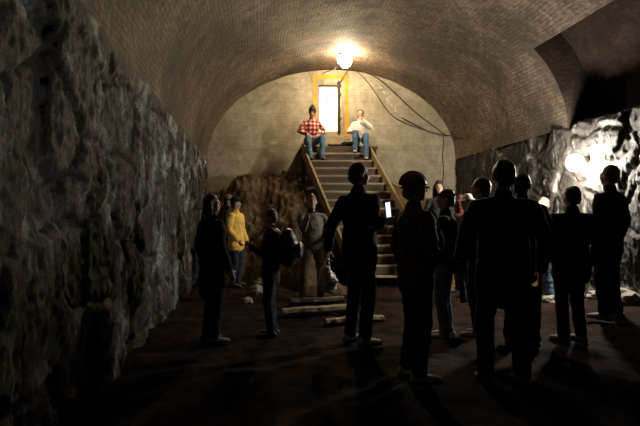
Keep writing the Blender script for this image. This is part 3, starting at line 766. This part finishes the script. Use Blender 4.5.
# backpack
k = 1.45 / 1.75
bp = empty('backpack', world(pE, Vector((0, -.22, 1.03)) * k), pE.rotation_euler.z)
tag(bp, 'dark blue backpack worn by the person facing left', 'backpack')
bm = bmesh.new(); loft(bm, [(0, -.01, .03), (0, -.03, .10), (0, -.03, .22), (0, -.01, .33)], [.15, .17, .16, .11], [.10, .125, .11, .07], side=(1, 0, 0), n=18)
remeshed('pack_body', bm, M['blue_pack'], bp, .012, 2, .008, 3)
bm = bmesh.new(); loft(bm, [(0, -.145, .08), (0, -.15, .20)], [.11, .10], [.04, .035], side=(1, 0, 0), n=14); remeshed('front_pocket', bm, M['blue_pack'], bp, .010, 2, .004, 5)
for s in (-1, 1):
    bm = bmesh.new(); loft(bm, [(s * .10, .06, .32), (s * .115, .16, .40), (s * .12, .27, .36), (s * .135, .325, .28), (s * .15, .27, .14), (s * .13, .09, .08)], [.022] * 6, [.006] * 6, side=(1, 0, 0), n=8)
    obj('shoulder_strap', bm, M['steel'], bp, True)
bm = bmesh.new(); loft(bm, [(0, .04, .36), (0, .02, .42), (0, -.02, .36)], [.008] * 3, n=8); obj('grab_handle', bm, M['black'], bp, True)
# camera held up
k = 1.73 / 1.75
c = empty('camera', world(pF, Vector((.19, .49, 1.455)) * k), pF.rotation_euler.z)
tag(c, 'small dark camera held up by the person in khaki trousers', 'camera')
bm = bmesh.new(); box(bm, (0, 0, .03), (.11, .035, .065)); bevel(bm, .006, 2); obj('camera_body', bm, M['black'], c)
bm = bmesh.new(); loft(bm, [(0, .018, .03), (0, .05, .03)], [.024, .022], n=14, cap=False); obj('lens', bm, M['steel'], c, True)
# plastic bag in G's left hand
k = 1.90 / 1.75
bg = empty('plastic_bag', world(pG, Vector((-.292, -.17, .49)) * k), 0.3)
tag(bg, 'white plastic carrier bag hanging from the left hand of the tall dark-jacketed person', 'bag')
bm = bmesh.new(); loft(bm, [(0, 0, .03), (0, 0, .10), (0, 0, .20), (0, 0, .26)], [.11, .125, .09, .03], [.06, .07, .05, .02], side=(1, 0, 0), n=16)
remeshed('bag_body', bm, M['plastic'], bg, .010, 1, .03, 4)
for s in (-1, 1):
    bm = bmesh.new(); loft(bm, [(s * .03, 0, .25), (s * .025, 0, .31), (0, .0, .345)], [.012, .009, .010], [.004] * 3, n=8); obj('bag_handle', bm, M['plastic'], bg, True)
# glowing panel added at G's right hand for an unidentified white strip
pp = empty('glow_panel', world(pG, Vector((.315, .085, 1.225)) * k), rad(35))
tag(pp, 'added glowing panel for an unidentified white strip beside the tall dark-jacketed person', 'glow_panel')
tilt = Matrix.Rotation(rad(-8), 3, 'Y')
bm = bmesh.new(); box(bm, (0, .006, .085), (.075, .010, .165), tilt); bevel(bm, .003, 2); obj('glow_panel_back', bm, M['black'], pp)
bm = bmesh.new(); box(bm, (0, -.0005, .085), (.066, .003, .150), tilt); obj('glow_face', bm, M['glow_face'], pp)
# maroon shoulder bag at the hard hat wearer's side
x, y = X_at(431, 4.42), 4.32
sb = empty('shoulder_bag', (x, y, .98), rad(-80))
tag(sb, 'maroon bag against the chest of the hard hat wearer', 'bag')
bm = bmesh.new(); loft(bm, [(0, 0, .03), (0, 0, .10), (0, 0, .22), (0, 0, .29)], [.11, .13, .12, .07], [.035, .045, .04, .025], side=(1, 0, 0), n=16)
remeshed('bag_body', bm, M['maroon'], sb, .012, 2, .008, 2)
bm = bmesh.new(); loft(bm, [(-.08, 0, .29), (-.07, -.03, .40), (.0, -.05, .46), (.07, -.03, .40), (.08, 0, .29)], [.012] * 5, [.004] * 5, n=8); obj('bag_strap', bm, M['olive'], sb, True)
# dark bag beside the seated person in cream
d2 = empty('duffel_bag', (X_at(347.5, 12.9), 12.9, Z0))
tag(d2, 'small black bag on the landing left of the seated person in cream', 'bag')
bm = bmesh.new(); loft(bm, [(-.10, 0, .085), (.10, 0, .085)], [.08, .08], [.075, .075], n=14); remeshed('bag_body', bm, M['black'], d2, .010, 2, .006, 1)
bm = bmesh.new(); loft(bm, [(-.07, 0, .155), (-.05, 0, .21), (.05, 0, .21), (.07, 0, .155)], [.008] * 4, n=7); obj('bag_handle', bm, M['black'], d2, True)

flush_queue()

# ------------------------------------------------------------------ camera, world, view
cam = bpy.data.cameras.new('photo_camera'); co = bpy.data.objects.new('photo_camera', cam); COL.objects.link(co)
co.location = (0, 0, CH); co.rotation_euler = (math.radians(90), 0, 0)
cam.sensor_width = 36; cam.lens = 36 * F / 640
cam.shift_x = (320 - VX) / 640; cam.shift_y = -(213 - VY) / 640
cam.clip_start = 0.05; cam.clip_end = 100
S.camera = co
w = bpy.data.worlds.new('world'); S.world = w; w.use_nodes = True
w.node_tree.nodes['Background'].inputs[0].default_value = (0.02, 0.018, 0.018, 1)
w.node_tree.nodes['Background'].inputs[1].default_value = 0.4
vs_ = S.view_settings; vs_.view_transform = 'Standard'; vs_.look = 'None'; vs_.gamma = 1; vs_.use_curve_mapping = False
vs_.exposure = 0.0
